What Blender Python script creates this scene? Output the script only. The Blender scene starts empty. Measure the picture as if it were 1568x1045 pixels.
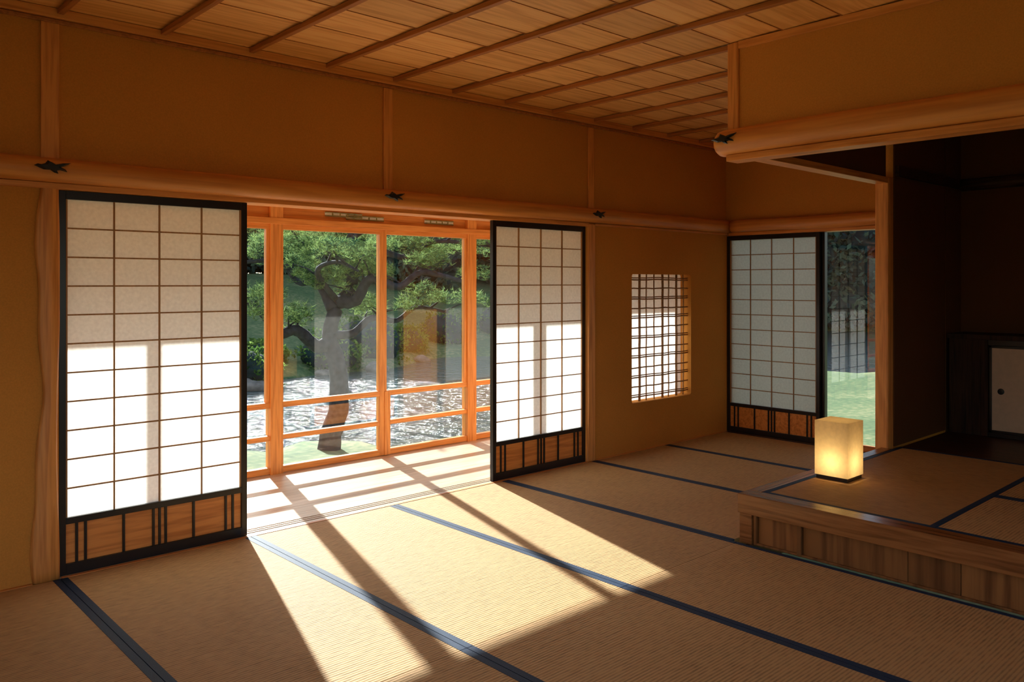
import bpy, math, random
import numpy as np
from mathutils import Vector
random.seed(4); rng=np.random.default_rng(7)
scene=bpy.context.scene
# ------------------------------------------------------------ materials
def new_mat(name):
    m=bpy.data.materials.new(name); m.use_nodes=True
    nt=m.node_tree; b=nt.nodes['Principled BSDF']; return m,nt,b
def N(nt,t,**kw):
    n=nt.nodes.new(t)
    for k,v in kw.items(): setattr(n,k,v)
    return n
def ramp(nt,stops):
    r=N(nt,'ShaderNodeValToRGB'); e=r.color_ramp.elements
    while len(e)<len(stops): e.new(0.5)
    for i,(p,c) in enumerate(stops):
        e[i].position=p; e[i].color=(c[0],c[1],c[2],1)
    return r
def mapping(nt,scale):
    tc=N(nt,'ShaderNodeTexCoord'); mp=N(nt,'ShaderNodeMapping'); mp.inputs['Scale'].default_value=scale
    nt.links.new(tc.outputs['Object'],mp.inputs['Vector']); return mp
def wood(name,base,dark,axis='X',rough=0.45,island=0.0,dens=22,spec=0.5):
    m,nt,b=new_mat(name)
    s=[dens]*3; s['XYZ'.index(axis)]=dens*0.055
    mp=mapping(nt,s)
    if island>0:
        g=N(nt,'ShaderNodeNewGeometry'); add=N(nt,'ShaderNodeVectorMath',operation='MULTIPLY_ADD')
        add.inputs[1].default_value=(37,23,51)
        nt.links.new(g.outputs['Random Per Island'],add.inputs[0]); nt.links.new(mp.outputs[0],add.inputs[2]); src=add.outputs[0]
    else: src=mp.outputs[0]
    n1=N(nt,'ShaderNodeTexNoise'); n1.inputs['Scale'].default_value=0.45; n1.inputs['Detail'].default_value=3; n1.inputs['Distortion'].default_value=0.4
    n2=N(nt,'ShaderNodeTexNoise'); n2.inputs['Scale'].default_value=3.5; n2.inputs['Detail'].default_value=4
    nt.links.new(src,n1.inputs['Vector']); nt.links.new(src,n2.inputs['Vector'])
    # rings
    mul=N(nt,'ShaderNodeMath',operation='MULTIPLY'); mul.inputs[1].default_value=40
    sn=N(nt,'ShaderNodeMath',operation='SINE')
    nt.links.new(n1.outputs[0],mul.inputs[0]); nt.links.new(mul.outputs[0],sn.inputs[0])
    ma=N(nt,'ShaderNodeMath',operation='MULTIPLY_ADD'); ma.inputs[1].default_value=0.12; 
    nt.links.new(sn.outputs[0],ma.inputs[0]); nt.links.new(n2.outputs[0],ma.inputs[2])
    r=ramp(nt,[(0.22,dark),(0.62,base)]); nt.links.new(ma.outputs[0],r.inputs[0])
    col=r.outputs[0]
    if island>0:
        mr=N(nt,'ShaderNodeMapRange'); mr.inputs['To Min'].default_value=1-island; mr.inputs['To Max'].default_value=1+island
        nt.links.new(g.outputs['Random Per Island'],mr.inputs[0])
        hv=N(nt,'ShaderNodeHueSaturation'); nt.links.new(mr.outputs[0],hv.inputs['Value']); nt.links.new(col,hv.inputs['Color']); col=hv.outputs[0]
    nt.links.new(col,b.inputs['Base Color']); b.inputs['Roughness'].default_value=rough
    b.inputs['Specular IOR Level'].default_value=spec
    bp=N(nt,'ShaderNodeBump'); bp.inputs['Strength'].default_value=0.12; bp.inputs['Distance'].default_value=0.004
    nt.links.new(ma.outputs[0],bp.inputs['Height']); nt.links.new(bp.outputs[0],b.inputs['Normal'])
    return m
def plain(name,c,rough=0.5,noise=0.15,scale=30,bump=0.0,spec=0.5,metal=0):
    m,nt,b=new_mat(name); mp=mapping(nt,(1,1,1))
    n=N(nt,'ShaderNodeTexNoise'); n.inputs['Scale'].default_value=scale; n.inputs['Detail'].default_value=6
    nt.links.new(mp.outputs[0],n.inputs['Vector'])
    r=ramp(nt,[(0.3,[v*(1-noise) for v in c]),(0.7,[min(1,v*(1+noise)) for v in c])])
    nt.links.new(n.outputs[0],r.inputs[0]); nt.links.new(r.outputs[0],b.inputs['Base Color'])
    b.inputs['Roughness'].default_value=rough; b.inputs['Specular IOR Level'].default_value=spec; b.inputs['Metallic'].default_value=metal
    if bump:
        bp=N(nt,'ShaderNodeBump'); bp.inputs['Strength'].default_value=bump; bp.inputs['Distance'].default_value=0.003
        nt.links.new(n.outputs[0],bp.inputs['Height']); nt.links.new(bp.outputs[0],b.inputs['Normal'])
    return m
def clay(name,c):
    m,nt,b=new_mat(name); mp=mapping(nt,(1,1,1))
    n=N(nt,'ShaderNodeTexNoise'); n.inputs['Scale'].default_value=140; n.inputs['Detail'].default_value=5
    n2=N(nt,'ShaderNodeTexNoise'); n2.inputs['Scale'].default_value=1.3; n2.inputs['Detail'].default_value=5
    for q in (n,n2): nt.links.new(mp.outputs[0],q.inputs['Vector'])
    a=N(nt,'ShaderNodeMath',operation='ADD'); nt.links.new(n.outputs[0],a.inputs[0]); nt.links.new(n2.outputs[0],a.inputs[1])
    h=N(nt,'ShaderNodeMath',operation='MULTIPLY'); h.inputs[1].default_value=.5; nt.links.new(a.outputs[0],h.inputs[0])
    r=ramp(nt,[(0.35,[v*0.88 for v in c]),(0.65,[v*1.08 for v in c])]); nt.links.new(h.outputs[0],r.inputs[0])
    nt.links.new(r.outputs[0],b.inputs['Base Color']); b.inputs['Roughness'].default_value=0.92; b.inputs['Specular IOR Level'].default_value=0.12
    bp=N(nt,'ShaderNodeBump'); bp.inputs['Strength'].default_value=0.3; bp.inputs['Distance'].default_value=0.002
    nt.links.new(n.outputs[0],bp.inputs['Height']); nt.links.new(bp.outputs[0],b.inputs['Normal'])
    return m
def tatami(name,axis,c):
    m,nt,b=new_mat(name); mp=mapping(nt,(1,1,1))
    w=N(nt,'ShaderNodeTexWave'); w.bands_direction=axis; w.inputs['Scale'].default_value=22; w.inputs['Distortion'].default_value=0.25
    w.inputs['Detail'].default_value=2; w.inputs['Detail Scale'].default_value=6
    nt.links.new(mp.outputs[0],w.inputs['Vector'])
    n=N(nt,'ShaderNodeTexNoise'); n.inputs['Scale'].default_value=60; n.inputs['Detail'].default_value=6
    mp2=mapping(nt,(0.3,1,1) if axis=='Y' else (1,0.3,1)); nt.links.new(mp2.outputs[0],n.inputs['Vector'])
    n3=N(nt,'ShaderNodeTexNoise'); n3.inputs['Scale'].default_value=2.2; n3.inputs['Detail'].default_value=3; nt.links.new(mp.outputs[0],n3.inputs['Vector'])
    a=N(nt,'ShaderNodeMath',operation='MULTIPLY_ADD'); a.inputs[1].default_value=0.5
    nt.links.new(w.outputs['Fac'],a.inputs[0]); nt.links.new(n.outputs[0],a.inputs[2])
    a2=N(nt,'ShaderNodeMath',operation='MULTIPLY_ADD'); a2.inputs[1].default_value=0.4; nt.links.new(n3.outputs[0],a2.inputs[0]); nt.links.new(a.outputs[0],a2.inputs[2])
    r=ramp(nt,[(0.42,[v*0.48 for v in c]),(1.0,[min(1,v*1.15) for v in c])]); nt.links.new(a2.outputs[0],r.inputs[0])
    nt.links.new(r.outputs[0],b.inputs['Base Color']); b.inputs['Roughness'].default_value=0.7; b.inputs['Specular IOR Level'].default_value=0.2
    bp=N(nt,'ShaderNodeBump'); bp.inputs['Strength'].default_value=0.5; bp.inputs['Distance'].default_value=0.004
    nt.links.new(a.outputs[0],bp.inputs['Height']); nt.links.new(bp.outputs[0],b.inputs['Normal'])
    return m
def paper(name,dc,tc,f=0.5,scale=60):
    m=bpy.data.materials.new(name); m.use_nodes=True; nt=m.node_tree; nt.nodes.clear()
    o=N(nt,'ShaderNodeOutputMaterial'); mx=N(nt,'ShaderNodeMixShader'); mx.inputs[0].default_value=f
    d=N(nt,'ShaderNodeBsdfDiffuse'); t=N(nt,'ShaderNodeBsdfTranslucent')
    mp=mapping(nt,(1,1,1)); n=N(nt,'ShaderNodeTexNoise'); n.inputs['Scale'].default_value=scale; n.inputs['Detail'].default_value=8
    nt.links.new(mp.outputs[0],n.inputs['Vector'])
    for c,s in ((dc,d),(tc,t)):
        r=ramp(nt,[(0.3,[v*0.88 for v in c]),(0.7,c)]); nt.links.new(n.outputs[0],r.inputs[0]); nt.links.new(r.outputs[0],s.inputs['Color'])
    nt.links.new(d.outputs[0],mx.inputs[1]); nt.links.new(t.outputs[0],mx.inputs[2]); nt.links.new(mx.outputs[0],o.inputs[0]); return m
def glass(name):
    m=bpy.data.materials.new(name); m.use_nodes=True; nt=m.node_tree; nt.nodes.clear()
    o=N(nt,'ShaderNodeOutputMaterial'); mx=N(nt,'ShaderNodeMixShader'); fr=N(nt,'ShaderNodeFresnel'); fr.inputs[0].default_value=1.5
    ml=N(nt,'ShaderNodeMath',operation='MULTIPLY'); ml.inputs[1].default_value=2.3; ml.use_clamp=True
    t=N(nt,'ShaderNodeBsdfTransparent'); t.inputs[0].default_value=(.85,.95,1,1); g=N(nt,'ShaderNodeBsdfGlossy'); g.inputs['Roughness'].default_value=0.0  # bluish tint paints a haze veil over the garden view
    nt.links.new(fr.outputs[0],ml.inputs[0]); nt.links.new(ml.outputs[0],mx.inputs[0]); nt.links.new(t.outputs[0],mx.inputs[1]); nt.links.new(g.outputs[0],mx.inputs[2]); nt.links.new(mx.outputs[0],o.inputs[0]); return m
def foliage_mat(name,c1,c2,scale=3,trans=0.35):
    m=bpy.data.materials.new(name); m.use_nodes=True; nt=m.node_tree; nt.nodes.clear()
    o=N(nt,'ShaderNodeOutputMaterial'); mx=N(nt,'ShaderNodeMixShader'); mx.inputs[0].default_value=trans
    d=N(nt,'ShaderNodeBsdfDiffuse'); t=N(nt,'ShaderNodeBsdfTranslucent')
    g=N(nt,'ShaderNodeNewGeometry'); mp=mapping(nt,(1,1,1)); n=N(nt,'ShaderNodeTexNoise'); n.inputs['Scale'].default_value=scale
    nt.links.new(mp.outputs[0],n.inputs['Vector'])
    a=N(nt,'ShaderNodeMath',operation='MULTIPLY_ADD'); a.inputs[1].default_value=0.4; nt.links.new(g.outputs['Random Per Island'],a.inputs[0]); nt.links.new(n.outputs[0],a.inputs[2])
    r=ramp(nt,[(0.45,c1),(0.95,c2)]); nt.links.new(a.outputs[0],r.inputs[0])
    nt.links.new(r.outputs[0],d.inputs[0]); nt.links.new(r.outputs[0],t.inputs[0])
    nt.links.new(d.outputs[0],mx.inputs[1]); nt.links.new(t.outputs[0],mx.inputs[2]); nt.links.new(mx.outputs[0],o.inputs[0]); return m

ORA=(0.86,0.35,0.085); ORAD=(0.62,0.21,0.04)
WX=wood('cedar_x',ORA,ORAD,'X'); WY=wood('cedar_y',ORA,ORAD,'Y'); WZ=wood('cedar_z',ORA,ORAD,'Z')
LOGX=wood('log_x',(0.82,0.33,0.075),(0.58,0.20,0.04),'X',rough=0.38,dens=10); LOGY=wood('log_y',(0.86,0.35,0.08),(0.64,0.22,0.045),'Y',rough=0.38,dens=10)
CEIL=wood('ceiling_board',(0.95,0.50,0.16),(0.74,0.33,0.085),'X',rough=0.5,island=0.12,dens=16)
BATT=wood('ceiling_batten',(0.52,0.18,0.04),(0.34,0.11,0.02),'Y',rough=0.5)
KOSHI=wood('koshi_panel',(0.90,0.33,0.075),(0.64,0.19,0.035),'X',rough=0.4)
PLAT=wood('platform_rail',(0.34,0.13,0.04),(0.17,0.058,0.017),'Y',rough=0.25)
PLATX=wood('platform_rail_x',(0.34,0.13,0.04),(0.17,0.058,0.017),'X',rough=0.25)
PBOARD=wood('platform_board',(0.34,0.135,0.04),(0.15,0.052,0.015),'Z',rough=0.65,island=0.4,dens=9,spec=0.2)
ENG=wood('engawa_board',(0.76,0.60,0.44),(0.60,0.44,0.29),'X',rough=0.3,island=0.10)
DARKW=wood('dark_cabinet_wood',(0.05,0.020,0.010),(0.018,0.008,0.005),'Z',rough=0.6,spec=0.2)
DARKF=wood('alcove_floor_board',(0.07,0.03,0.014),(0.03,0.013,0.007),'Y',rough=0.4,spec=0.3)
KUM=wood('kumiko',(0.46,0.23,0.08),(0.32,0.14,0.045),'Z',rough=0.5)
CLAY=clay('juraku_clay',(0.68,0.28,0.055)); CLAY_SHADE=clay('alcove_clay_shaded',(0.13,0.05,0.018))  # second clay is darkened to paint in the alcove's shade
LAC=plain('black_lacquer',(0.012,0.012,0.014),0.28,0.1); IRON=plain('black_iron',(0.01,0.012,0.014),0.4,0.3,80,0.3)
HERI=plain('mat_border_cloth',(0.022,0.045,0.095),0.6,0.25,300,0.2,spec=0.15)
TAY=tatami('tatami_rush_y','Y',(0.54,0.33,0.145)); TAX=tatami('tatami_rush_x','X',(0.48,0.27,0.105))
PAPER=paper('shoji_paper',(0.86,0.84,0.79),(0.92,0.90,0.84),0.47)
LPAP=paper('lantern_paper',(0.88,0.70,0.42),(0.92,0.74,0.43),0.55,45)
GLASS=glass('window_glass'); FUS=plain('fusuma_paper',(0.70,0.48,0.32),0.8,0.05)
SUB=plain('subfloor',(0.2,0.13,0.07),0.8)
# ------------------------------------------------------------ mesh builder
class MB:
    def __init__(s): s.v=[]; s.f=[]; s.m=[]; s.sm=[]; s.mats=[]
    def mi(s,mat):
        if mat not in s.mats: s.mats.append(mat)
        return s.mats.index(mat)
    def add(s,vs,fs,mat,smooth=False):
        o=len(s.v); s.v+= [tuple(v) for v in vs]; k=s.mi(mat)
        for f in fs: s.f.append([i+o for i in f]); s.m.append(k); s.sm.append(smooth)
    def box(s,x0,x1,y0,y1,z0,z1,mat):
        vs=[(x,y,z) for z in (z0,z1) for y in (y0,y1) for x in (x0,x1)]
        s.add(vs,[(0,2,3,1),(4,5,7,6),(0,1,5,4),(2,6,7,3),(0,4,6,2),(1,3,7,5)],mat)
    def quad(s,vs,mat): s.add(vs,[(0,1,2,3)],mat)
    def tube(s,pts,rad,mat,seg=16,wob=0.0,cap=True):
        pts=[Vector(p) for p in pts]; vs=[]; fs=[]; n=len(pts)
        for i,p in enumerate(pts):
            d=(pts[min(i+1,n-1)]-pts[max(i-1,0)]).normalized()
            up=Vector((0,0,1)) if abs(d.z)<0.9 else Vector((1,0,0))
            a=d.cross(up).normalized(); b=a.cross(d)
            for j in range(seg):
                t=2*math.pi*j/seg; r=rad[i]*(1+wob*random.uniform(-1,1))
                vs.append(p+a*math.cos(t)*r+b*math.sin(t)*r)
        for i in range(n-1):
            for j in range(seg):
                k=(j+1)%seg; fs.append((i*seg+j,i*seg+k,(i+1)*seg+k,(i+1)*seg+j))
        if cap: fs.append(tuple(range(seg))[::-1]); fs.append(tuple((n-1)*seg+j for j in range(seg)))
        s.add(vs,fs,mat,True)
    def make(s,name,bevel=0,parent=None):
        me=bpy.data.meshes.new(name); me.from_pydata(s.v,[],s.f)
        for m in s.mats: me.materials.append(m)
        me.polygons.foreach_set('material_index',s.m); me.polygons.foreach_set('use_smooth',s.sm); me.update()
        import bmesh
        bm=bmesh.new(); bm.from_mesh(me); bmesh.ops.recalc_face_normals(bm,faces=bm.faces); bm.to_mesh(me); bm.free()
        o=bpy.data.objects.new(name,me); scene.collection.objects.link(o)
        if bevel:
            b=o.modifiers.new('bevel','BEVEL'); b.width=bevel; b.segments=2; b.limit_method='ANGLE'; b.angle_limit=math.radians(50)
        if parent: o.parent=parent
        return o
YW=4.155; XF=6.49; YP=2.33; XP=3.75; XL=-1.73; YB=-1.32; HC=2.60; PH=0.256; HK=1.78
# ------------------------------------------------------------ floor and mats
b=MB(); b.box(XL,XP+0.05,YB,YW,-0.16,-0.052,SUB); b.box(XP+0.05,XF,YP+0.0,YW,-0.16,-0.052,SUB); b.make('floor')
def mat_y(x0,x1,y0,y1,z=0.0,c=0):
    b=MB(); g=0.0015; h=0.031
    b.box(x0+h,x1-h,y0+g,y1-g,z-0.05,z,TAY)
    b.box(x0+g,x0+h,y0+g,y1-g,z-0.05,z+0.0012,HERI); b.box(x1-h,x1-g,y0+g,y1-g,z-0.05,z+0.0012,HERI)
    return b.make('tatami_mat')
def mat_x(x0,x1,y0,y1,z=0.0):
    b=MB(); g=0.0015; h=0.031
    b.box(x0+g,x1-g,y0+h,y1-h,z-0.05,z,TAX)
    b.box(x0+g,x1-g,y0+g,y0+h,z-0.05,z+0.0012,HERI); b.box(x0+g,x1-g,y1-h,y1-g,z-0.05,z+0.0012,HERI)
    return b.make('tatami_mat')
W=0.913
for k in range(-3,6):
    x0=1.01+W*k; x1=x0+W
    for (y0,y1) in ((YP,YW-0.022),(0.505,YP),(YB,0.505)):
        if x0>3.7 and y1<2.5: continue
        if k==5: x1=XF-0.001
        if x0>3.7: y0=YP+0.036 if x1<5.5 else YP+0.05
        mat_y(x0,x1,y0,y1)
b=MB(); b.box(XL,0.90,YW-0.021,YW-0.001,-0.05,0.002,WX); b.box(1.02,4.60,YW-0.021,YW,-0.05,0.002,WX); b.box(4.685,XF-0.001,YW-0.021,YW-0.001,-0.05,0.002,WX); b.make('trim_14_floor_edge')
# ------------------------------------------------------------ ceiling
b=MB(); bw=0.30; y=YW-0.0
while y>YB:
    y0=max(y-bw,YB); dz=0.010
    for (xa,xb) in ((XL,2.836),(2.836,XF)):
        vs=[(xa,y0-0.01,HC+dz),(xb,y0-0.01,HC+dz),(xb,y,HC),(xa,y,HC),(xa,y0-0.01,HC+0.02+dz),(xb,y0-0.01,HC+0.02+dz),(xb,y,HC+0.02),(xa,y,HC+0.02)]
        b.add(vs,[(0,1,2,3),(4,5,6,7),(0,1,5,4),(2,3,7,6),(1,2,6,5),(0,3,7,4)],CEIL)
    b.box(XL,XF,y-0.004,y,HC-0.003,HC+0.001,BATT)
    y=y0
b.box(XL-0.1,7.0,YB-0.1,YW+0.12,HC+0.05,HC+0.12,SUB)
b.make('ceiling')
b=MB()
for k in range(-6,13):
    x=1.01+0.4565*k
    if XL<x<XF-0.05: b.box(x-0.014,x+0.014,YB,YW-0.03,HC-0.026,HC-0.001,BATT)
b.make('trim_1_ceiling_battens',0.003)
b=MB()
b.box(XL,XF,YW-0.035,YW-0.001,HC-0.045,HC-0.001,WX); b.box(XL,XF,YW-0.02,YW-0.001,HC-0.065,HC-0.047,BATT)
b.box(XF-0.035,XF-0.001,YP,YW-0.036,HC-0.045,HC-0.001,WY)
b.make('trim_2_cornice',0.003)
# ------------------------------------------------------------ walls
T=0.11
b=MB()
b.box(XL-T,1.01,YW,YW+T,-0.1,HC+0.06,CLAY)
b.box(1.01,4.62,YW,YW+T,1.81,HC+0.06,CLAY)
hx0,hx1,hz0,hz1=5.14,5.95,0.385,1.425
b.box(4.62,hx0,YW,YW+T,-0.1,HC+0.06,CLAY); b.box(hx1,XF+T,YW,YW+T,-0.1,HC+0.06,CLAY)
b.box(hx0,hx1,YW,YW+T,-0.1,hz0,CLAY); b.box(hx0,hx1,YW,YW+T,hz1,HC+0.06,CLAY)
for cx,sx in ((hx0,1),(hx1,-1)):
    for cz,sz in ((hz0,1),(hz1,-1)):
        r=0.022; pts=[(cx,cz)]+[(cx+sx*(r-r*math.cos(t)),cz+sz*(r-r*math.sin(t))) for t in [math.pi/2*q/6 for q in range(7)]]
        vs=[(p[0],YW+0.001,p[1]) for p in pts]+[(p[0],YW+T-0.001,p[1]) for p in pts]; n=len(pts)
        b.add(vs,[tuple(range(n)),tuple(range(n,2*n))]+[(q,(q+1)%n,(q+1)%n+n,q+n) for q in range(n)],CLAY)
b.make('wall_main')
b=MB()
b.box(XF,XF+T,YP+0.06,YW-0.001,HK+0.03,HC+0.06,CLAY); b.box(XF,XF+T,4.15,YW-0.001,-0.1,HK+0.03,CLAY)
b.box(XF,XF+T,YP-0.05,YP+0.06,-0.1,HC+0.06,CLAY)
b.make('wall_far')
b=MB(); b.box(5.59,XF-0.001,YP-0.04,YP+0.03,-0.1,HC,CLAY); b.box(XF,6.9,YP-0.055,YP-0.051,0,HC,CLAY_SHADE)
b.box(5.59,6.8,YP-0.05,YP-0.041,PH,HC,CLAY_SHADE)
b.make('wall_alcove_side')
b=MB(); b.box(6.8,6.9,YB,YP-0.056,-0.1,HC+0.06,CLAY_SHADE); b.make('wall_alcove')
b=MB(); b.box(XP-0.03,XP+0.03,YB,YP-0.03,2.15,HC,CLAY); b.make('wall_hanging_front')
b=MB(); b.box(XP+0.03,5.50,YP-0.03,YP+0.03,2.06,HC,CLAY_SHADE); b.make('wall_hanging_side')
WT=1.95  # head height of the openings added behind the camera for fill light
b=MB(); b.box(XL-T,-1.5,YB-T,YB,-0.1,HC+0.06,CLAY); b.box(3.4,6.9,YB-T,YB,-0.1,HC+0.06,CLAY)
b.box(-1.5,3.4,YB-T,YB,-0.1,0.3,CLAY); b.box(-1.5,3.4,YB-T,YB,WT,HC+0.06,CLAY); b.make('wall_back')
b=MB(); b.box(XL-T,XL,YB,-1.0,-0.1,HC+0.06,CLAY); b.box(XL-T,XL,2.5,YW,-0.1,HC+0.06,CLAY)
b.box(XL-T,XL,-1.0,2.5,WT,HC+0.06,CLAY); b.box(XL-T,XL,-1.0,2.5,-0.1,0.4,CLAY); b.make('wall_left')
b=MB()
for x in (-1.5,-0.3,0.93,2.15,3.36): b.box(x,x+0.04,YB-0.07,YB-0.03,0.3,WT,WZ)
b.box(-1.46,3.36,YB-0.07,YB-0.03,0.3,0.35,WX); b.box(-1.46,3.36,YB-0.07,YB-0.03,WT-0.05,WT,WX)
b.quad([(-1.46,YB-0.05,0.35),(3.36,YB-0.05,0.35),(3.36,YB-0.05,WT-.05),(-1.46,YB-0.05,WT-.05)],GLASS); b.make('fill_window_back')  # added window out of view, lets sky light in to fill the room
b=MB()
for y in (-1.0,-0.15,0.75,1.6,2.46): b.box(XL-0.07,XL-0.03,y,y+0.04,0.4,WT,WZ)
b.quad([(XL-0.05,-0.96,0.4),(XL-0.05,2.46,0.4),(XL-0.05,2.46,WT),(XL-0.05,-0.96,WT)],GLASS); b.make('fill_window_left')  # added side window out of view, more sky fill for the room
# ------------------------------------------------------------ logs / posts / lintels
def log_pts(a,bp,n,r,w=0.003):
    pts=[];rs=[]
    for i in range(n+1):
        t=i/n; p=Vector(a).lerp(Vector(bp),t)
        p+=Vector((0,0,math.sin(t*9)*w)); pts.append(p); rs.append(r*(1+0.02*math.sin(t*13+1)))
    return pts,rs
b=MB(); p,r=log_pts((XL,YW-0.03,1.862),(XF-0.03,YW-0.03,1.862),60,0.056); b.tube(p,r,LOGX,24); b.make('trim_3_log_lintel')
b=MB(); p,r=log_pts((XF-0.03,YW-0.09,1.862),(XF-0.03,YP+0.07,1.862),24,0.054); b.tube(p,r,LOGY,24); b.make('trim_4_log_lintel')
b=MB(); b.box(XL,4.60,YW-0.03,YW-0.001,HK,1.806,WX); b.box(4.68,XF,YW-0.018,YW-0.001,HK+0.01,1.806,WX)
b.box(1.01,4.60,YW+0.001,YW+T+0.01,HK,1.809,WX); b.make('trim_5_door_head',0.002)
b=MB(); b.box(XF-0.02,XF+T,YP+0.07,YW-0.04,HK,HK+0.028,WY); b.make('trim_6_door_head',0.002)
b=MB(); n=40; vs=[];fs=[]
for i in range(n+1):
    z=1.80*i/n; wl=0.012*math.sin(z*5.1+0.4)+0.007*math.sin(z*13); wr=0.006*math.sin(z*4.3+2)
    flare=0.02*max(0,1-z/1.0)
    x0=0.928-wl-flare; x1=1.008+wr; x1=min(x1,1.012)
    ring=[(x0,YW-0.001),(x0,YW-0.01),(x0+0.01,YW-0.02),(x1-0.01,YW-0.02),(x1,YW-0.01),(x1,YW-0.001)]
    vs+=[(q[0],q[1],z) for q in ring]
for i in range(n):
    for j in range(5): fs.append((i*6+j,i*6+j+1,(i+1)*6+j+1,(i+1)*6+j))
fs.append((0,1,2,3,4,5)); b.add(vs,fs,WZ,True)
b.box(0.935,1.008,YW-0.014,YW-0.001,1.92,HC-0.066,WZ); b.make('post_left')
b=MB(); b.box(2.77,2.835,YW-0.014,YW-0.001,1.915,HC-0.066,WZ); b.make('post_center',0.004)
b=MB(); b.box(4.61,4.675,YW-0.014,YW-0.001,1.915,HC-0.066,WZ); b.box(4.605,4.68,YW-0.02,YW-0.001,0,1.80,WZ); b.make('post_right',0.006)
b=MB(); b.box(5.50,5.588,YP-0.045,YP+0.045,-0.05,2.06,WZ); b.make('post_platform',0.012)
b=MB(); b.box(XP-0.042,XP+0.03,YP-0.028,YP+0.035,2.14,HC-0.002,WZ); b.make('post_hanging',0.006)
b=MB(); pts=[];rs=[]
for t in (0,0.01,0.025,0.045): pts.append((XP-0.01,YP+0.115-t,2.085)); rs.append(0.07*math.sqrt(max(0.12,1-(1-t/0.045)**2*0.75)))
p,r=log_pts((XP-0.01,YP+0.05,2.085),(XP-0.01,YB,2.085),40,0.071,0.003); b.tube(pts+p,rs+r,LOGY,28); b.make('trim_7_log_beam')
b=MB(); b.box(XP-0.045,XP+0.06,YB,YP+0.04,1.985,2.018,WY)
b.make('trim_8_beam_soffit',0.003)
b=MB(); b.box(XP+0.062,5.498,YP-0.045,YP+0.045,2.015,2.055,WX); b.make('trim_9_side_lintel',0.003)
b=MB(); b.box(XP-0.042,XP-0.031,YB,YP-0.03,HC-0.04,HC-0.002,WY); b.make('trim_10_cornice')
b=MB(); p,r=log_pts((6.77,YP-0.07,2.1),(6.77,YB,2.1),20,0.045); b.tube(p,r,DARKF,16); 
b.box(5.60,6.72,YP-0.075,YP-0.052,2.07,2.14,DARKF); b.make('trim_11_alcove_beam')
def bird(o,face):
    P=[(-.074,.004),(-.060,.012),(-.045,.010),(-.030,.016),(-.020,.030),(-.002,.022),(.012,.014),(.040,.022),(.074,.026),(.048,.010),(.030,.004),(.052,-.006),(.058,-.016),(.030,-.010),(.016,-.012),(.022,-.026),(.006,-.022),(-.010,-.012),(-.036,-.012),(-.052,-.006),(-.060,-.002)]
    b=MB(); n=len(P)
    def pt(u,v,d):
        if face=='Y': return (o[0]+u,o[1]-d,o[2]+v)
        return (o[0]-d,o[1]-u,o[2]+v)
    vs=[pt(u,v,0) for u,v in P]+[pt(u,v,.008) for u,v in P]+[pt(u*.72,v*.72,.016) for u,v in P]
    fs=[tuple(range(n)),tuple(range(2*n,3*n))]
    for k in (0,1):
        fs+=[(k*n+i,k*n+(i+1)%n,(k+1)*n+(i+1)%n,(k+1)*n+i) for i in range(n)]
    b.add(vs,fs,IRON); b.make('bird_nail_cover')
for x in (0.965,2.80,4.65): bird((x,YW-0.081,1.868),'Y')
bird((XP-0.078,YP+0.03,2.095),'X')
# ------------------------------------------------------------ shoji
def shoji(width,place,d=0.03):
    b=MB()
    def bx(u0,u1,v0,v1,z0,z1,m):
        p=place(u0,v0); q=place(u1,v1)
        b.box(min(p[0],q[0]),max(p[0],q[0]),min(p[1],q[1]),max(p[1],q[1]),z0,z1,m)
    H=HK-0.001; st=0.030; z0=0.0015
    bx(0,st,0,d,z0,H,LAC); bx(width-st,width,0,d,z0,H,LAC)
    bx(st,width-st,0,d,H-0.04,H,LAC); bx(st,width-st,0,d,z0,z0+0.05,LAC); bx(st,width-st,0,d,0.235,0.265,LAC)
    gz0,gz1=0.265,H-0.04; iw=width-2*st
    for i in range(1,4):
        u=st+iw*i/4; bx(u-0.0035,u+0.0035,0.004,0.016,gz0,gz1,KUM)
    for j in range(1,11):
        z=gz0+(gz1-gz0)*j/11; bx(st,width-st,0.005,0.0155,z-0.0035,z+0.0035,KUM)
    for u0,u1 in ((st,st+0.008),(width-st-0.008,width-st)): bx(u0,u1,0.004,0.016,gz0,gz1,KUM)
    p=[place(st,0.0175),place(width-st,0.0175)]
    b.quad([(p[0][0],p[0][1],gz0),(p[1][0],p[1][1],gz0),(p[1][0],p[1][1],gz1),(p[0][0],p[0][1],gz1)],PAPER)
    bx(st,width-st,0.012,0.018,z0+0.05,0.235,KOSHI)
    for f in (0.055,0.10,0.30,0.465,0.50,0.535,0.70,0.90,0.945):
        u=st+iw*f; bx(u-0.006,u+0.006,0.002,0.012,z0+0.05,0.235,LAC)
    return b.make('shoji_door',0.0015)
shoji(0.905,lambda u,v:(1.012+u,YW+0.008+v))
shoji(0.935,lambda u,v:(3.665+u,YW+0.008+v))
shoji(0.885,lambda u,v:(XF+0.008+v,4.148-u))
b=MB(); b.box(1.01,4.605,YW+0.001,YW+T,-0.06,0.0,ENG)
for yy in (0.045,0.075,0.105): b.box(1.01,4.605,YW+yy-0.003,YW+yy,0,0.003,ENG)
b.make('trim_12_sill'); b=MB(); b.box(XF+0.001,XF+T,YP+0.061,4.149,-0.06,0.0,WY); b.make('trim_13_sill')
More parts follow.
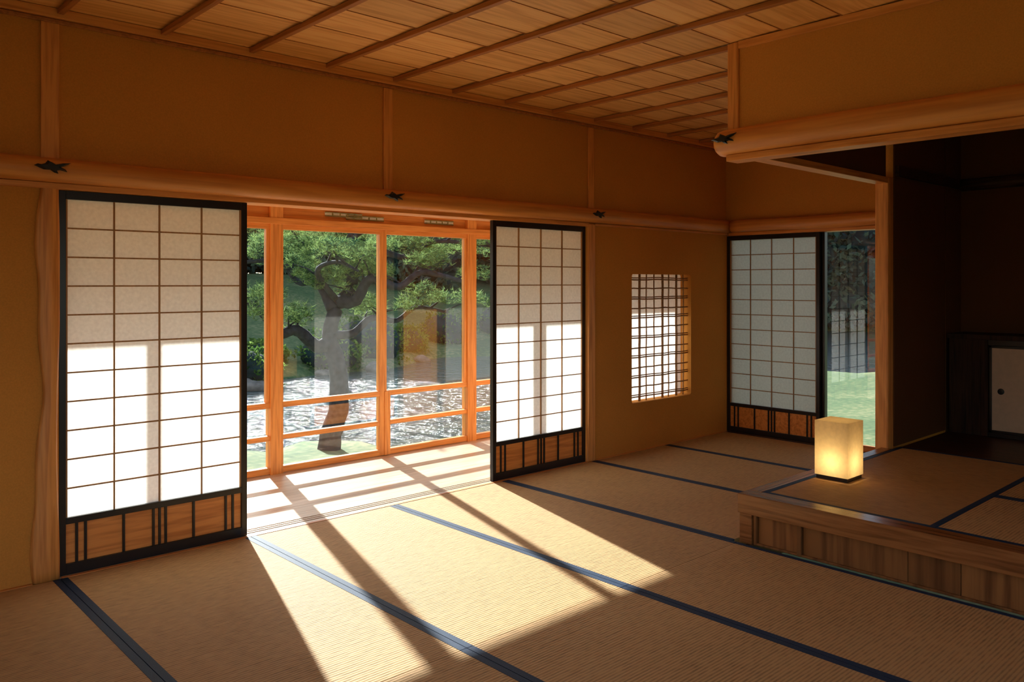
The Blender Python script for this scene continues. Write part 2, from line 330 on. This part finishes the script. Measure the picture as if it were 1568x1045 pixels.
# lattice window
b=MB()
REED=plain('reed',(0.30,0.14,0.045),0.6,0.3,60)
y=YW+0.05
nx=8
for i in range(nx):
    x=hx0+(hx1-hx0)*(i+0.5)/nx+random.uniform(-.008,.008)
    pts=[(x+random.uniform(-.003,.003),y,hz0-0.01+(hz1-hz0+0.02)*k/10) for k in range(11)]; b.tube(pts,[0.0055]*11,REED,8)
    if i in (1,4,6): b.tube([(q[0]+0.016,q[1],q[2]) for q in pts],[0.0045]*11,REED,8)
nz=13
for j in range(nz):
    z=hz0+(hz1-hz0)*(j+0.5)/nz+random.uniform(-.006,.006)
    pts=[(hx0-0.01+(hx1-hx0+0.02)*k/10,y-0.011,z+random.uniform(-.003,.003)) for k in range(11)]; b.tube(pts,[0.0055]*11,REED,8)
    if j%2==0: b.tube([(q[0],q[1],q[2]+0.016) for q in pts],[0.0045]*11,REED,8)
b.make('window_2_reed_lattice')
b=MB(); b.quad([(hx0-0.03,YW+T+0.012,hz0-0.03),(hx1+0.03,YW+T+0.012,hz0-0.03),(hx1+0.03,YW+T+0.012,hz1+0.03),(hx0-0.03,YW+T+0.012,hz1+0.03)],PAPER)
for u in (hx0-0.04,hx1+0.03): b.box(u,u+0.02,YW+T+0.014,YW+T+0.03,hz0-0.04,hz1+0.04,KUM)
for z in (hz0-0.05,hz1+0.03): b.box(hx0-0.04,hx1+0.06,YW+T+0.001,YW+T+0.03,z,z+0.02,KUM)
b.make('lattice_window_screen')
# ------------------------------------------------------------ engawa and outer glazing
b=MB(); y=YW+T+0.001
while y<5.47:
    b.box(XL,XF+0.0,y,min(y+0.128,5.48),-0.06,-0.004,ENG); y+=0.13
b.make('floor_engawa')
YG=5.41
b=MB()
Z0,Z1=0.0,1.77
for k,x in enumerate([-0.9,0.0,0.9,1.8,2.7,3.6,4.5,5.4,6.3]):
    main = k%2==0
    w=0.048 if main else 0.032
    xx=x+0.0
    b.box(xx-w,xx+w,YG-0.03,YG+0.05,Z0-0.05,2.25,WZ) if main else b.box(xx-w,xx+w,YG-0.02,YG+0.03,Z0,Z1,WZ)
    if not main: b.box(xx+0.01,xx+0.062,YG-0.028,YG+0.04,Z0,0.50,WZ)
    else: b.box(xx-0.075,xx-0.049,YG-0.015,YG+0.02,0.5,Z1,WZ)
for (z,h) in ((0.0,0.045),(0.235,0.035),(0.465,0.04),(Z1-0.035,0.035)):
    b.box(XL,XF,YG-0.018,YG+0.028,z,z+h,WX)
b.box(XL,XF,YG-0.035,YG+0.055,Z1,Z1+0.045,WX)
b.box(XL,XF,YG+0.01,YG+0.03,Z1+0.045,2.25,WX)
RD=plain('transom_recess',(0.85,0.82,0.72),0.6,0.1); BAM=plain('bamboo',(0.28,0.24,0.08),0.4,0.3)
for (xa,xb,zc) in ((3.10,3.42,1.868),(3.28,3.62,1.853),(4.02,4.32,1.857),(2.0,2.4,1.865)):
    b.box(xa,xb,YG+0.004,YG+0.0095,zc-0.012,zc+0.012,RD)
    b.tube([(xa+(xb-xa)*q/8,YG+0.0,zc+0.013) for q in range(9)],[0.005,0.004]*4+[0.005],BAM,8)
    b.tube([(xa+(xb-xa)*q/8,YG+0.0,zc-0.013) for q in range(9)],[0.005,0.004]*4+[0.005],BAM,8)
    for q in range(1,5): b.box(xa+(xb-xa)*q/5-.004,xa+(xb-xa)*q/5+.004,YG-.003,YG+.004,zc-.011,zc+.011,BAM)
b.box(XL,XF,YG-0.02,YG+0.03,1.905,1.93,WX)
b.quad([(XL,YG+0.006,0.02),(XF,YG+0.006,0.02),(XF,YG+0.006,Z1),(XL,YG+0.006,Z1)],GLASS)
b.make('window_1',0.002)
b=MB(); b.box(XL-0.3,XF+0.0,YW+T+0.001,6.05,2.251,2.30,ENG); b.make('ceiling_engawa')
b=MB(); b.box(XL-T,XL-0.001,YW+T+0.001,5.46,-0.1,2.25,CLAY); b.make('wall_engawa_west')
b=MB(); b.box(XF+0.001,XF+0.06,YW+T+0.001,5.46,-0.1,2.25,CLAY); b.make('wall_engawa_east')
b=MB(); b.quad([(XF+0.07,YP+0.06,0.03),(XF+0.07,4.15,0.03),(XF+0.07,4.15,HK),(XF+0.07,YP+0.06,HK)],GLASS)
for y in (2.40,3.235,4.10): b.box(XF+0.045,XF+0.09,y,y+0.04,0.001,HK-0.001,LAC if y==3.235 else WZ)
b.box(XF+0.055,XF+0.09,YP+0.07,4.14,0.001,0.04,WY); b.make('window_5')
b=MB(); b.box(XF+T+0.31,7.2,YB,5.4,2.2,2.25,ENG); b.box(XF+T+0.001,XF+T+0.31,YP,5.4,2.2,2.25,ENG); b.make('eave_east')
# ------------------------------------------------------------ platform
b=MB()
b.box(XP,XP+0.11,YB,YP+0.0,PH-0.10,PH,PLAT)
b.box(XP+0.11,5.499,YP-0.07,YP,PH-0.10,PH,PLATX)
b.box(XP+0.01,XP+0.06,YP-0.075,YP-0.005,0,PH-0.10,PLAT)
y=YP-0.08
ws=[0.02,0.22,0.025,0.5,0.22,0.25,0.2,0.3,0.24,0.26,0.3,0.3,0.3,0.3,0.3,0.3]
for k,w in enumerate(ws):
    y1=max(y-w,YB)
    if y<=YB: break
    thin=w<0.03
    b.box(XP+(0.018 if thin else 0.035),XP+0.07,y1+0.002,y,0.0,PH-0.10,PBOARD); y=y1
b.box(XP+0.02,XP+0.034,YB,YP-0.08,0.0,0.012,PBOARD)
b.box(XP+0.07,5.49,YP-0.06,YP-0.02,0,PH-0.10,PBOARD)
b.box(XP+0.12,5.585,YB,YP-0.071,PH-0.10,PH-0.056,SUB)
b.make('raised_platform',0.003)
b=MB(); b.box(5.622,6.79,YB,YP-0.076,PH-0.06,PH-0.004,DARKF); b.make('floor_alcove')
px0=XP+0.112
mat_x(px0+0.031,5.585,1.40,YP-0.072,PH-0.002)
mat_y(px0,4.68,-0.42,1.40,PH-0.002); mat_y(4.68,5.615,-0.42,1.40,PH-0.002); mat_x(px0,5.615,YB,-0.42,PH-0.002)
b=MB(); b.box(px0,px0+0.03,1.402,YP-0.075,PH-0.052,PH-0.001,HERI); b.box(5.586,5.616,1.402,YP-0.075,PH-0.052,PH-0.001,HERI); b.make('tatami_mat_edging')
# ------------------------------------------------------------ cabinet in alcove
b=MB(); cx=6.45; cz=PH-0.003
b.box(cx,6.795,-0.6,YP-0.08,0.945,0.98,DARKW)
b.box(cx+0.02,6.795,2.02,YP-0.085,cz,0.945,DARKW); b.box(cx+0.012,cx+0.06,1.985,2.03,cz,0.945,DARKW)
b.box(cx+0.02,6.795,-0.58,-0.5,cz,0.945,DARKW); b.box(cx+0.02,6.795,-0.5,1.985,cz,cz+0.03,LAC); b.box(cx+0.02,6.795,-0.5,1.985,0.905,0.945,LAC)
for (ya,yb,xo) in ((1.17,1.98,0.03),(0.35,1.20,0.05),(-0.48,0.36,0.03)):
    z0,z1=cz+0.03,0.905
    b.box(cx+xo,cx+xo+0.018,ya,yb,z0,z1,FUS)
    for (p,q) in ((ya,ya+0.018),(yb-0.018,yb)): b.box(cx+xo-0.004,cx+xo+0.017,p,q,z0,z1,LAC)
    for (p,q) in ((z0,z0+0.018),(z1-0.018,z1)): b.box(cx+xo-0.004,cx+xo+0.017,ya,yb,p,q,LAC)
    yc=yb-0.075; b.tube([(cx+xo-0.003,yc,0.58),(cx+xo+0.002,yc,0.58)],[0.022,0.022],IRON,20)
b.make('low_cabinet',0.002)
# ------------------------------------------------------------ lantern
b=MB(); lx0,lx1,ly0,ly1=4.375,4.565,2.035,2.225; z0=PH-0.001
b.box(lx0+0.006,lx1-0.006,ly0+0.006,ly1-0.006,z0,z0+0.022,LAC)
lz0,lz1=z0+0.022,z0+0.325
A=[(lx0,ly0),(lx1,ly0),(lx1,ly1),(lx0,ly1)]
for i in range(4):
    p,q=A[i],A[(i+1)%4]; b.quad([(p[0],p[1],lz0),(q[0],q[1],lz0),(q[0],q[1],lz1),(p[0],p[1],lz1)],LPAP)
b.quad([(p[0],p[1],lz1) for p in A],LPAP)
b.make('paper_lantern')
L=bpy.data.lights.new('lantern_bulb','POINT'); L.energy=1.15; L.color=(1,0.75,0.40); L.shadow_soft_size=0.025
o=bpy.data.objects.new('lantern_bulb',L); o.location=((lx0+lx1)/2-0.01,(ly0+ly1)/2,z0+0.10); scene.collection.objects.link(o)
# ------------------------------------------------------------ garden
CIR=[(8.5,12,3.9),(11,15,3.7),(16,15,5),(24,13.5,6.2),(33,15,7)]
def pondf(x,y): return min(math.hypot(x-a,y-c)-r for a,c,r in CIR)
def sm(t): t=max(0,min(1,t)); return t*t*(3-2*t)
TX,TY=5.74,9.75
def gh(x,y):
    f=pondf(x,y)+0.35*math.sin(x*1.3)*math.cos(y*1.1)
    h=-0.75-0.85*sm((0.6-f)/1.6)
    h+=2.6*sm((y-18)/18)*sm((f)/3)
    h+=0.06*math.sin(x*.5)*math.cos(y*.43)
    h=max(h,-0.9-0.25*sm((math.hypot(x-TX,y-TY)-0.8)/1.0)*3)
    return h
GR,nt,bs=new_mat('lawn'); mp=mapping(nt,(1,1,1))
n1=N(nt,'ShaderNodeTexNoise'); n1.inputs['Scale'].default_value=0.5; n1.inputs['Detail'].default_value=6; nt.links.new(mp.outputs[0],n1.inputs['Vector'])
n2=N(nt,'ShaderNodeTexNoise'); n2.inputs['Scale'].default_value=9; n2.inputs['Detail'].default_value=8; nt.links.new(mp.outputs[0],n2.inputs['Vector'])
ad=N(nt,'ShaderNodeMath',operation='ADD'); nt.links.new(n1.outputs[0],ad.inputs[0]); nt.links.new(n2.outputs[0],ad.inputs[1])
hf=N(nt,'ShaderNodeMath',operation='MULTIPLY'); hf.inputs[1].default_value=.5; nt.links.new(ad.outputs[0],hf.inputs[0])
r=ramp(nt,[(0.36,(0.04,0.09,0.03)),(0.5,(0.10,0.16,0.05)),(0.62,(0.26,0.25,0.11))]); nt.links.new(hf.outputs[0],r.inputs[0]); nt.links.new(r.outputs[0],bs.inputs['Base Color']); bs.inputs['Roughness'].default_value=0.9
xs=np.linspace(-20,75,160); ys=np.linspace(-12,80,160)
b=MB(); vs=[(x,y,gh(x,y)) for y in ys for x in xs]; n=len(xs)
b.add(vs,[(j*n+i,j*n+i+1,(j+1)*n+i+1,(j+1)*n+i) for j in range(len(ys)-1) for i in range(n-1)],GR,True); b.make('ground_lawn')
WA,nt,bs=new_mat('pond_water'); bs.inputs['Base Color'].default_value=(0.03,0.07,0.07,1); bs.inputs['Roughness'].default_value=0.10; bs.inputs['Specular IOR Level'].default_value=1.0
mp=mapping(nt,(1,1,1)); n1=N(nt,'ShaderNodeTexNoise'); n1.inputs['Scale'].default_value=4.5; n1.inputs['Detail'].default_value=5; nt.links.new(mp.outputs[0],n1.inputs['Vector'])
bp=N(nt,'ShaderNodeBump'); bp.inputs['Strength'].default_value=1.0; bp.inputs['Distance'].default_value=0.2; nt.links.new(n1.outputs[0],bp.inputs['Height']); nt.links.new(bp.outputs[0],bs.inputs['Normal'])
b=MB(); b.quad([(2,7,-1.0),(45,7,-1.0),(45,24,-1.0),(2,24,-1.0)],WA); b.make('pond_water')
def leaves(centers,radii,count,size):
    out=[]
    for c,r,k in zip(centers,radii,count):
        d=rng.normal(size=(k,3)); d/=np.linalg.norm(d,axis=1)[:,None]
        rr=rng.uniform(0.75,1.05,size=(k,1))
        bump=1+0.16*np.sin(d[:,0:1]*7+c[0])*np.cos(d[:,1:2]*6+c[1])+0.1*np.sin(d[:,2:3]*9)
        p=np.array(c)+d*rr*bump*np.array(r)
        a=rng.normal(size=(k,3)); a/=np.linalg.norm(a,axis=1)[:,None]; bb=rng.normal(size=(k,3)); bb-=a*(a*bb).sum(1)[:,None]; bb/=np.linalg.norm(bb,axis=1)[:,None]
        s=size*rng.uniform(.6,1.3,size=(k,1))
        q=np.stack([p-a*s,p+bb*s*.5,p+a*s,p-bb*s*.5],1).reshape(-1,3); out.append(q)
    return np.concatenate(out)
LEAF=foliage_mat('tree_leaf',(0.06,0.11,0.12),(0.24,0.33,0.20),1.2,0.5); LEAF2=foliage_mat('shrub_leaf',(0.05,0.13,0.03),(0.28,0.40,0.10),1.5,0.5)
PINE=foliage_mat('pine_needle',(0.03,0.085,0.05),(0.40,0.54,0.18),3.5,0.5)  # bright ramp end paints sunlit highlights into the needles
BARK=plain('pine_bark',(0.035,0.036,0.045),0.9,0.6,14,1.0)
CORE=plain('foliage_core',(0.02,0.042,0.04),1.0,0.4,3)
def ball(b,c,r,mat,su=14,sv=9):
    vs=[];fs=[]
    for i in range(sv+1):
        t=math.pi*i/sv
        for j in range(su):
            q=2*math.pi*j/su; vs.append((c[0]+r[0]*math.sin(t)*math.cos(q),c[1]+r[1]*math.sin(t)*math.sin(q),c[2]+r[2]*math.cos(t)))
    for i in range(sv):
        for j in range(su): fs.append((i*su+j,i*su+(j+1)%su,(i+1)*su+(j+1)%su,(i+1)*su+j))
    b.add(vs,fs,mat,True)
protos=[]
for t in range(3):
    cs=[];rs=[];ks=[]
    for i in range(9):
        a=random.uniform(0,6.28); rad=random.uniform(0.3,1.6); z=random.uniform(2.2,6.6)
        cs.append((math.cos(a)*rad,math.sin(a)*rad,z)); q=random.uniform(1.0,1.7); rs.append((q,q,q*.75)); ks.append(700)
    cs+= [(0,0,1.4),(0.5,0.3,0.8)]; rs+=[(1.8,1.8,1.3),(1.9,1.8,1.0)]; ks+=[900,900]
    V=leaves(cs,rs,ks,0.16)
    b=MB()
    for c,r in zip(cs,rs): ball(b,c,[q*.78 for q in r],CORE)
    b.tube([(0,0,-0.5),(0.1,0,2),(0,0.1,6)],[0.25,0.2,0.1],BARK,10)
    k=len(V)//4
    b.add(V.tolist(),np.arange(k*4).reshape(k,4).tolist(),LEAF)
    me=bpy.data.meshes.new('tree'); me.from_pydata(b.v,[],b.f)
    for m in b.mats: me.materials.append(m)
    me.polygons.foreach_set('material_index',b.m); protos.append(me)
for i in range(46):
    a=math.radians(8+i*1.75); d=random.uniform(38,47); x,y=d*math.cos(a),d*math.sin(a)
    if pondf(x,y)<0.5: d=44; x,y=d*math.cos(a),d*math.sin(a)
    o=bpy.data.objects.new('background_tree',protos[i%3]); o.location=(x,y,gh(x,y)); s=random.uniform(.95,1.4); o.scale=(s,s,s); o.rotation_euler=(0,0,random.uniform(0,6)); scene.collection.objects.link(o)
for (x,y,r) in ((11.2,19.3,0.9),(12.9,20.2,1.2),(14.9,21.2,0.8),(8.2,18.0,0.8),(6.6,17.6,0.6),(5.0,12.4,0.45),(15.0,9.0,0.5),(20,22,1.2),(27,22,1.4),(17.2,22,1.0),(9.6,19.8,.6)):
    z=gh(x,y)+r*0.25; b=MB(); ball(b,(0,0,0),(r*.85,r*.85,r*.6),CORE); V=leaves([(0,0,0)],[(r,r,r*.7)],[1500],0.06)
    k=len(V)//4; b.add(V.tolist(),np.arange(k*4).reshape(k,4).tolist(),LEAF2)
    o=b.make('clipped_shrub'); o.location=(x,y,z)
ROCK=plain('rock',(0.22,0.19,0.16),0.85,0.5,5,0.8)
for i in range(26):
    a=random.uniform(0,6.28); c=CIR[random.choice([0,0,1,1,2])]; x=c[0]+math.cos(a)*c[2]; y=c[1]+math.sin(a)*c[2]
    if pondf(x,y)<-0.3 or math.hypot(x-TX,y-TY)<1.5: continue
    r=random.uniform(.18,.4); b=MB(); ball(b,(0,0,0),(r*1.3,r,r*.7),ROCK,12,8)
    b.v=[(v[0]*(1+.15*math.sin(v[1]*19+i)),v[1]*(1+.15*math.sin(v[2]*17)),v[2]*(1+.2*math.sin(v[0]*15+i))) for v in b.v]
    o=b.make('shore_rock'); o.location=(x,y,max(-1.0,gh(x,y))+0.02); o.rotation_euler=(0,0,a)
# pine tree : twisted leaning trunk, long horizontal limbs, flat layered needle pads
b=MB(); gz=gh(TX,TY)
R=Vector((.735,-.678,0)); D=Vector((.678,.735,0))
def P(u,z,d=0): return Vector((TX,TY,0))+R*u+D*d+Vector((0,0,z))
def smooth(pts,n=5):
    out=[]; q=[pts[0]]+list(pts)+[pts[-1]]
    for i in range(1,len(q)-2):
        for k in range(n):
            t=k/n; a,bb,c,d=q[i-1],q[i],q[i+1],q[i+2]
            out.append(0.5*((2*bb)+(c-a)*t+(2*a-5*bb+4*c-d)*t*t+(3*bb-a-3*c+d)*t**3))
    out.append(pts[-1]); return out
def limb(pts,r0,r1,seg=9,w=.10):
    s=smooth(pts); n=len(s); b.tube(s,[r0+(r1-r0)*(i/(n-1))**.8 for i in range(n)],BARK,seg,w); return s
limb([P(-.10,gz-.25),P(-.06,gz+.2),P(.04,gz+.6,.05),P(.0,0.25,.1),P(-.10,.6,.1),P(-.02,1.0,.15),P(.18,1.35,.25),P(.08,1.75,.35),P(.2,2.1,.35)],.17,.06,14,.07)
br=[]
def branch(pts,r0,tw=True):
    s=limb(pts,r0,r0*.28); br.append(s)
branch([P(-.06,.55,.1),P(-.25,.5),P(-.5,.72,-.1),P(-.72,.68,-.2),P(-.95,.98,-.2),P(-1.3,1.12,-.1),P(-1.7,1.05,-.1)],.11)
branch([P(-.06,1.0,.1),P(-.28,1.35,.2),P(-.62,1.38,.4),P(-.85,1.66,.3),P(-1.5,1.62,.3)],.08)
branch([P(.04,1.1,.15),P(.28,1.12,0),P(.5,1.42,-.1),P(.85,1.3,0),P(1.15,1.5,.2),P(1.7,1.38,.2)],.10)
branch([P(-.05,.65,.1),P(.2,.66,.2),P(.42,.86,.4),P(.75,.82,.6),P(1.0,1.0,.8),P(1.45,.92,1.0)],.07)
branch([P(.15,1.4,.25),P(.5,1.78,.4),P(.9,1.72,.6),P(1.3,1.95,.6),P(2.1,1.88,.7)],.07)
branch([P(.0,1.1,.15),P(-.15,1.5,-.4),P(.2,1.62,-.8),P(.5,1.5,-1.0)],.05)
branch([P(.12,1.5,.25),P(0,1.75,.6),P(-.4,1.8,1.0),P(-.9,1.98,1.2),P(-1.6,1.9,1.3)],.06)
branch([P(.1,1.8,.3),P(.3,2.05,.2),P(.7,2.1,.1),P(1.3,2.25,.1)],.05)
pads=[]
for bi,s in enumerate(br):
    for i in range(8 if bi in(0,3) else 4,len(s),2):
        p=s[i]
        e=p+Vector((random.uniform(-.4,.4),random.uniform(-.4,.4),random.uniform(.06,.25)))
        b.tube([p,(p+e)/2+Vector((0,0,.03)),e],[.018,.012,.006],BARK,6)
        pads.append((e,random.uniform(.14,.30)))
for q in range(30): pads.append((P(random.uniform(-2.0,2.4),random.uniform(1.6,2.4),random.uniform(.2,1.8)),random.uniform(.2,.40)))
out=[]
for c,rad in pads:
    k=int(75*(rad/.25)**1.5)+10; th=rng.uniform(0,2*np.pi,k); rr=np.sqrt(rng.uniform(0,1,k))*rad
    pp=np.stack([c.x+np.cos(th)*rr,c.y+np.sin(th)*rr,c.z+rng.uniform(-.05,.06,k)+.06*(1-(rr/rad)**2)+.06*np.sin(th*3+c.x*9)],1)
    for _ in range(9):
        d=rng.normal(size=(k,3)); d[:,2]=np.abs(d[:,2])*.8+.05; d/=np.linalg.norm(d,axis=1)[:,None]
        s=np.cross(d,rng.normal(size=(k,3))); s/=np.linalg.norm(s,axis=1)[:,None]
        ln=rng.uniform(.05,.10,(k,1)); out.append(np.stack([pp-s*.004,pp+s*.004,pp+d*ln],1).reshape(-1,3))
V=np.concatenate(out); k=len(V)//3
b.add(V.tolist(),np.arange(k*3).reshape(k,3).tolist(),PINE)
me=bpy.data.meshes.new('pine_tree'); me.from_pydata(b.v,[],b.f)
for m in b.mats: me.materials.append(m)
me.polygons.foreach_set('material_index',b.m); me.polygons.foreach_set('use_smooth',b.sm)
scene.collection.objects.link(bpy.data.objects.new('pine_tree',me))
# ------------------------------------------------------------ light
sd=Vector((0.29,1.0,0.554)).normalized()
S=bpy.data.lights.new('sun','SUN'); S.energy=14; S.angle=math.radians(0.9); S.color=(1,0.94,0.86)
o=bpy.data.objects.new('sun',S); o.rotation_euler=sd.to_track_quat('Z','Y').to_euler(); o.location=(10,20,15); scene.collection.objects.link(o)
w=bpy.data.worlds.new('sky'); scene.world=w; w.use_nodes=True; nt=w.node_tree; bg=nt.nodes['Background']
sk=N(nt,'ShaderNodeTexSky'); sk.sky_type='NISHITA'; sk.sun_disc=False; sk.sun_elevation=math.radians(28); sk.sun_rotation=math.radians(16); sk.air_density=1.2; sk.dust_density=1.5
hs=N(nt,'ShaderNodeHueSaturation'); hs.inputs['Saturation'].default_value=0.65
nt.links.new(sk.outputs[0],hs.inputs['Color']); nt.links.new(hs.outputs[0],bg.inputs[0]); bg.inputs[1].default_value=0.29
# ------------------------------------------------------------ camera
c=bpy.data.cameras.new('camera'); c.lens=28.7; c.sensor_width=36; c.shift_y=-0.0564; c.clip_start=0.02; c.clip_end=300
o=bpy.data.objects.new('camera',c); o.location=(0,0,1.35); o.rotation_euler=(math.radians(90),0,math.radians(-42.7)); scene.collection.objects.link(o); scene.camera=o
scene.view_settings.view_transform='Standard'; scene.view_settings.look='None'; scene.view_settings.exposure=0.0
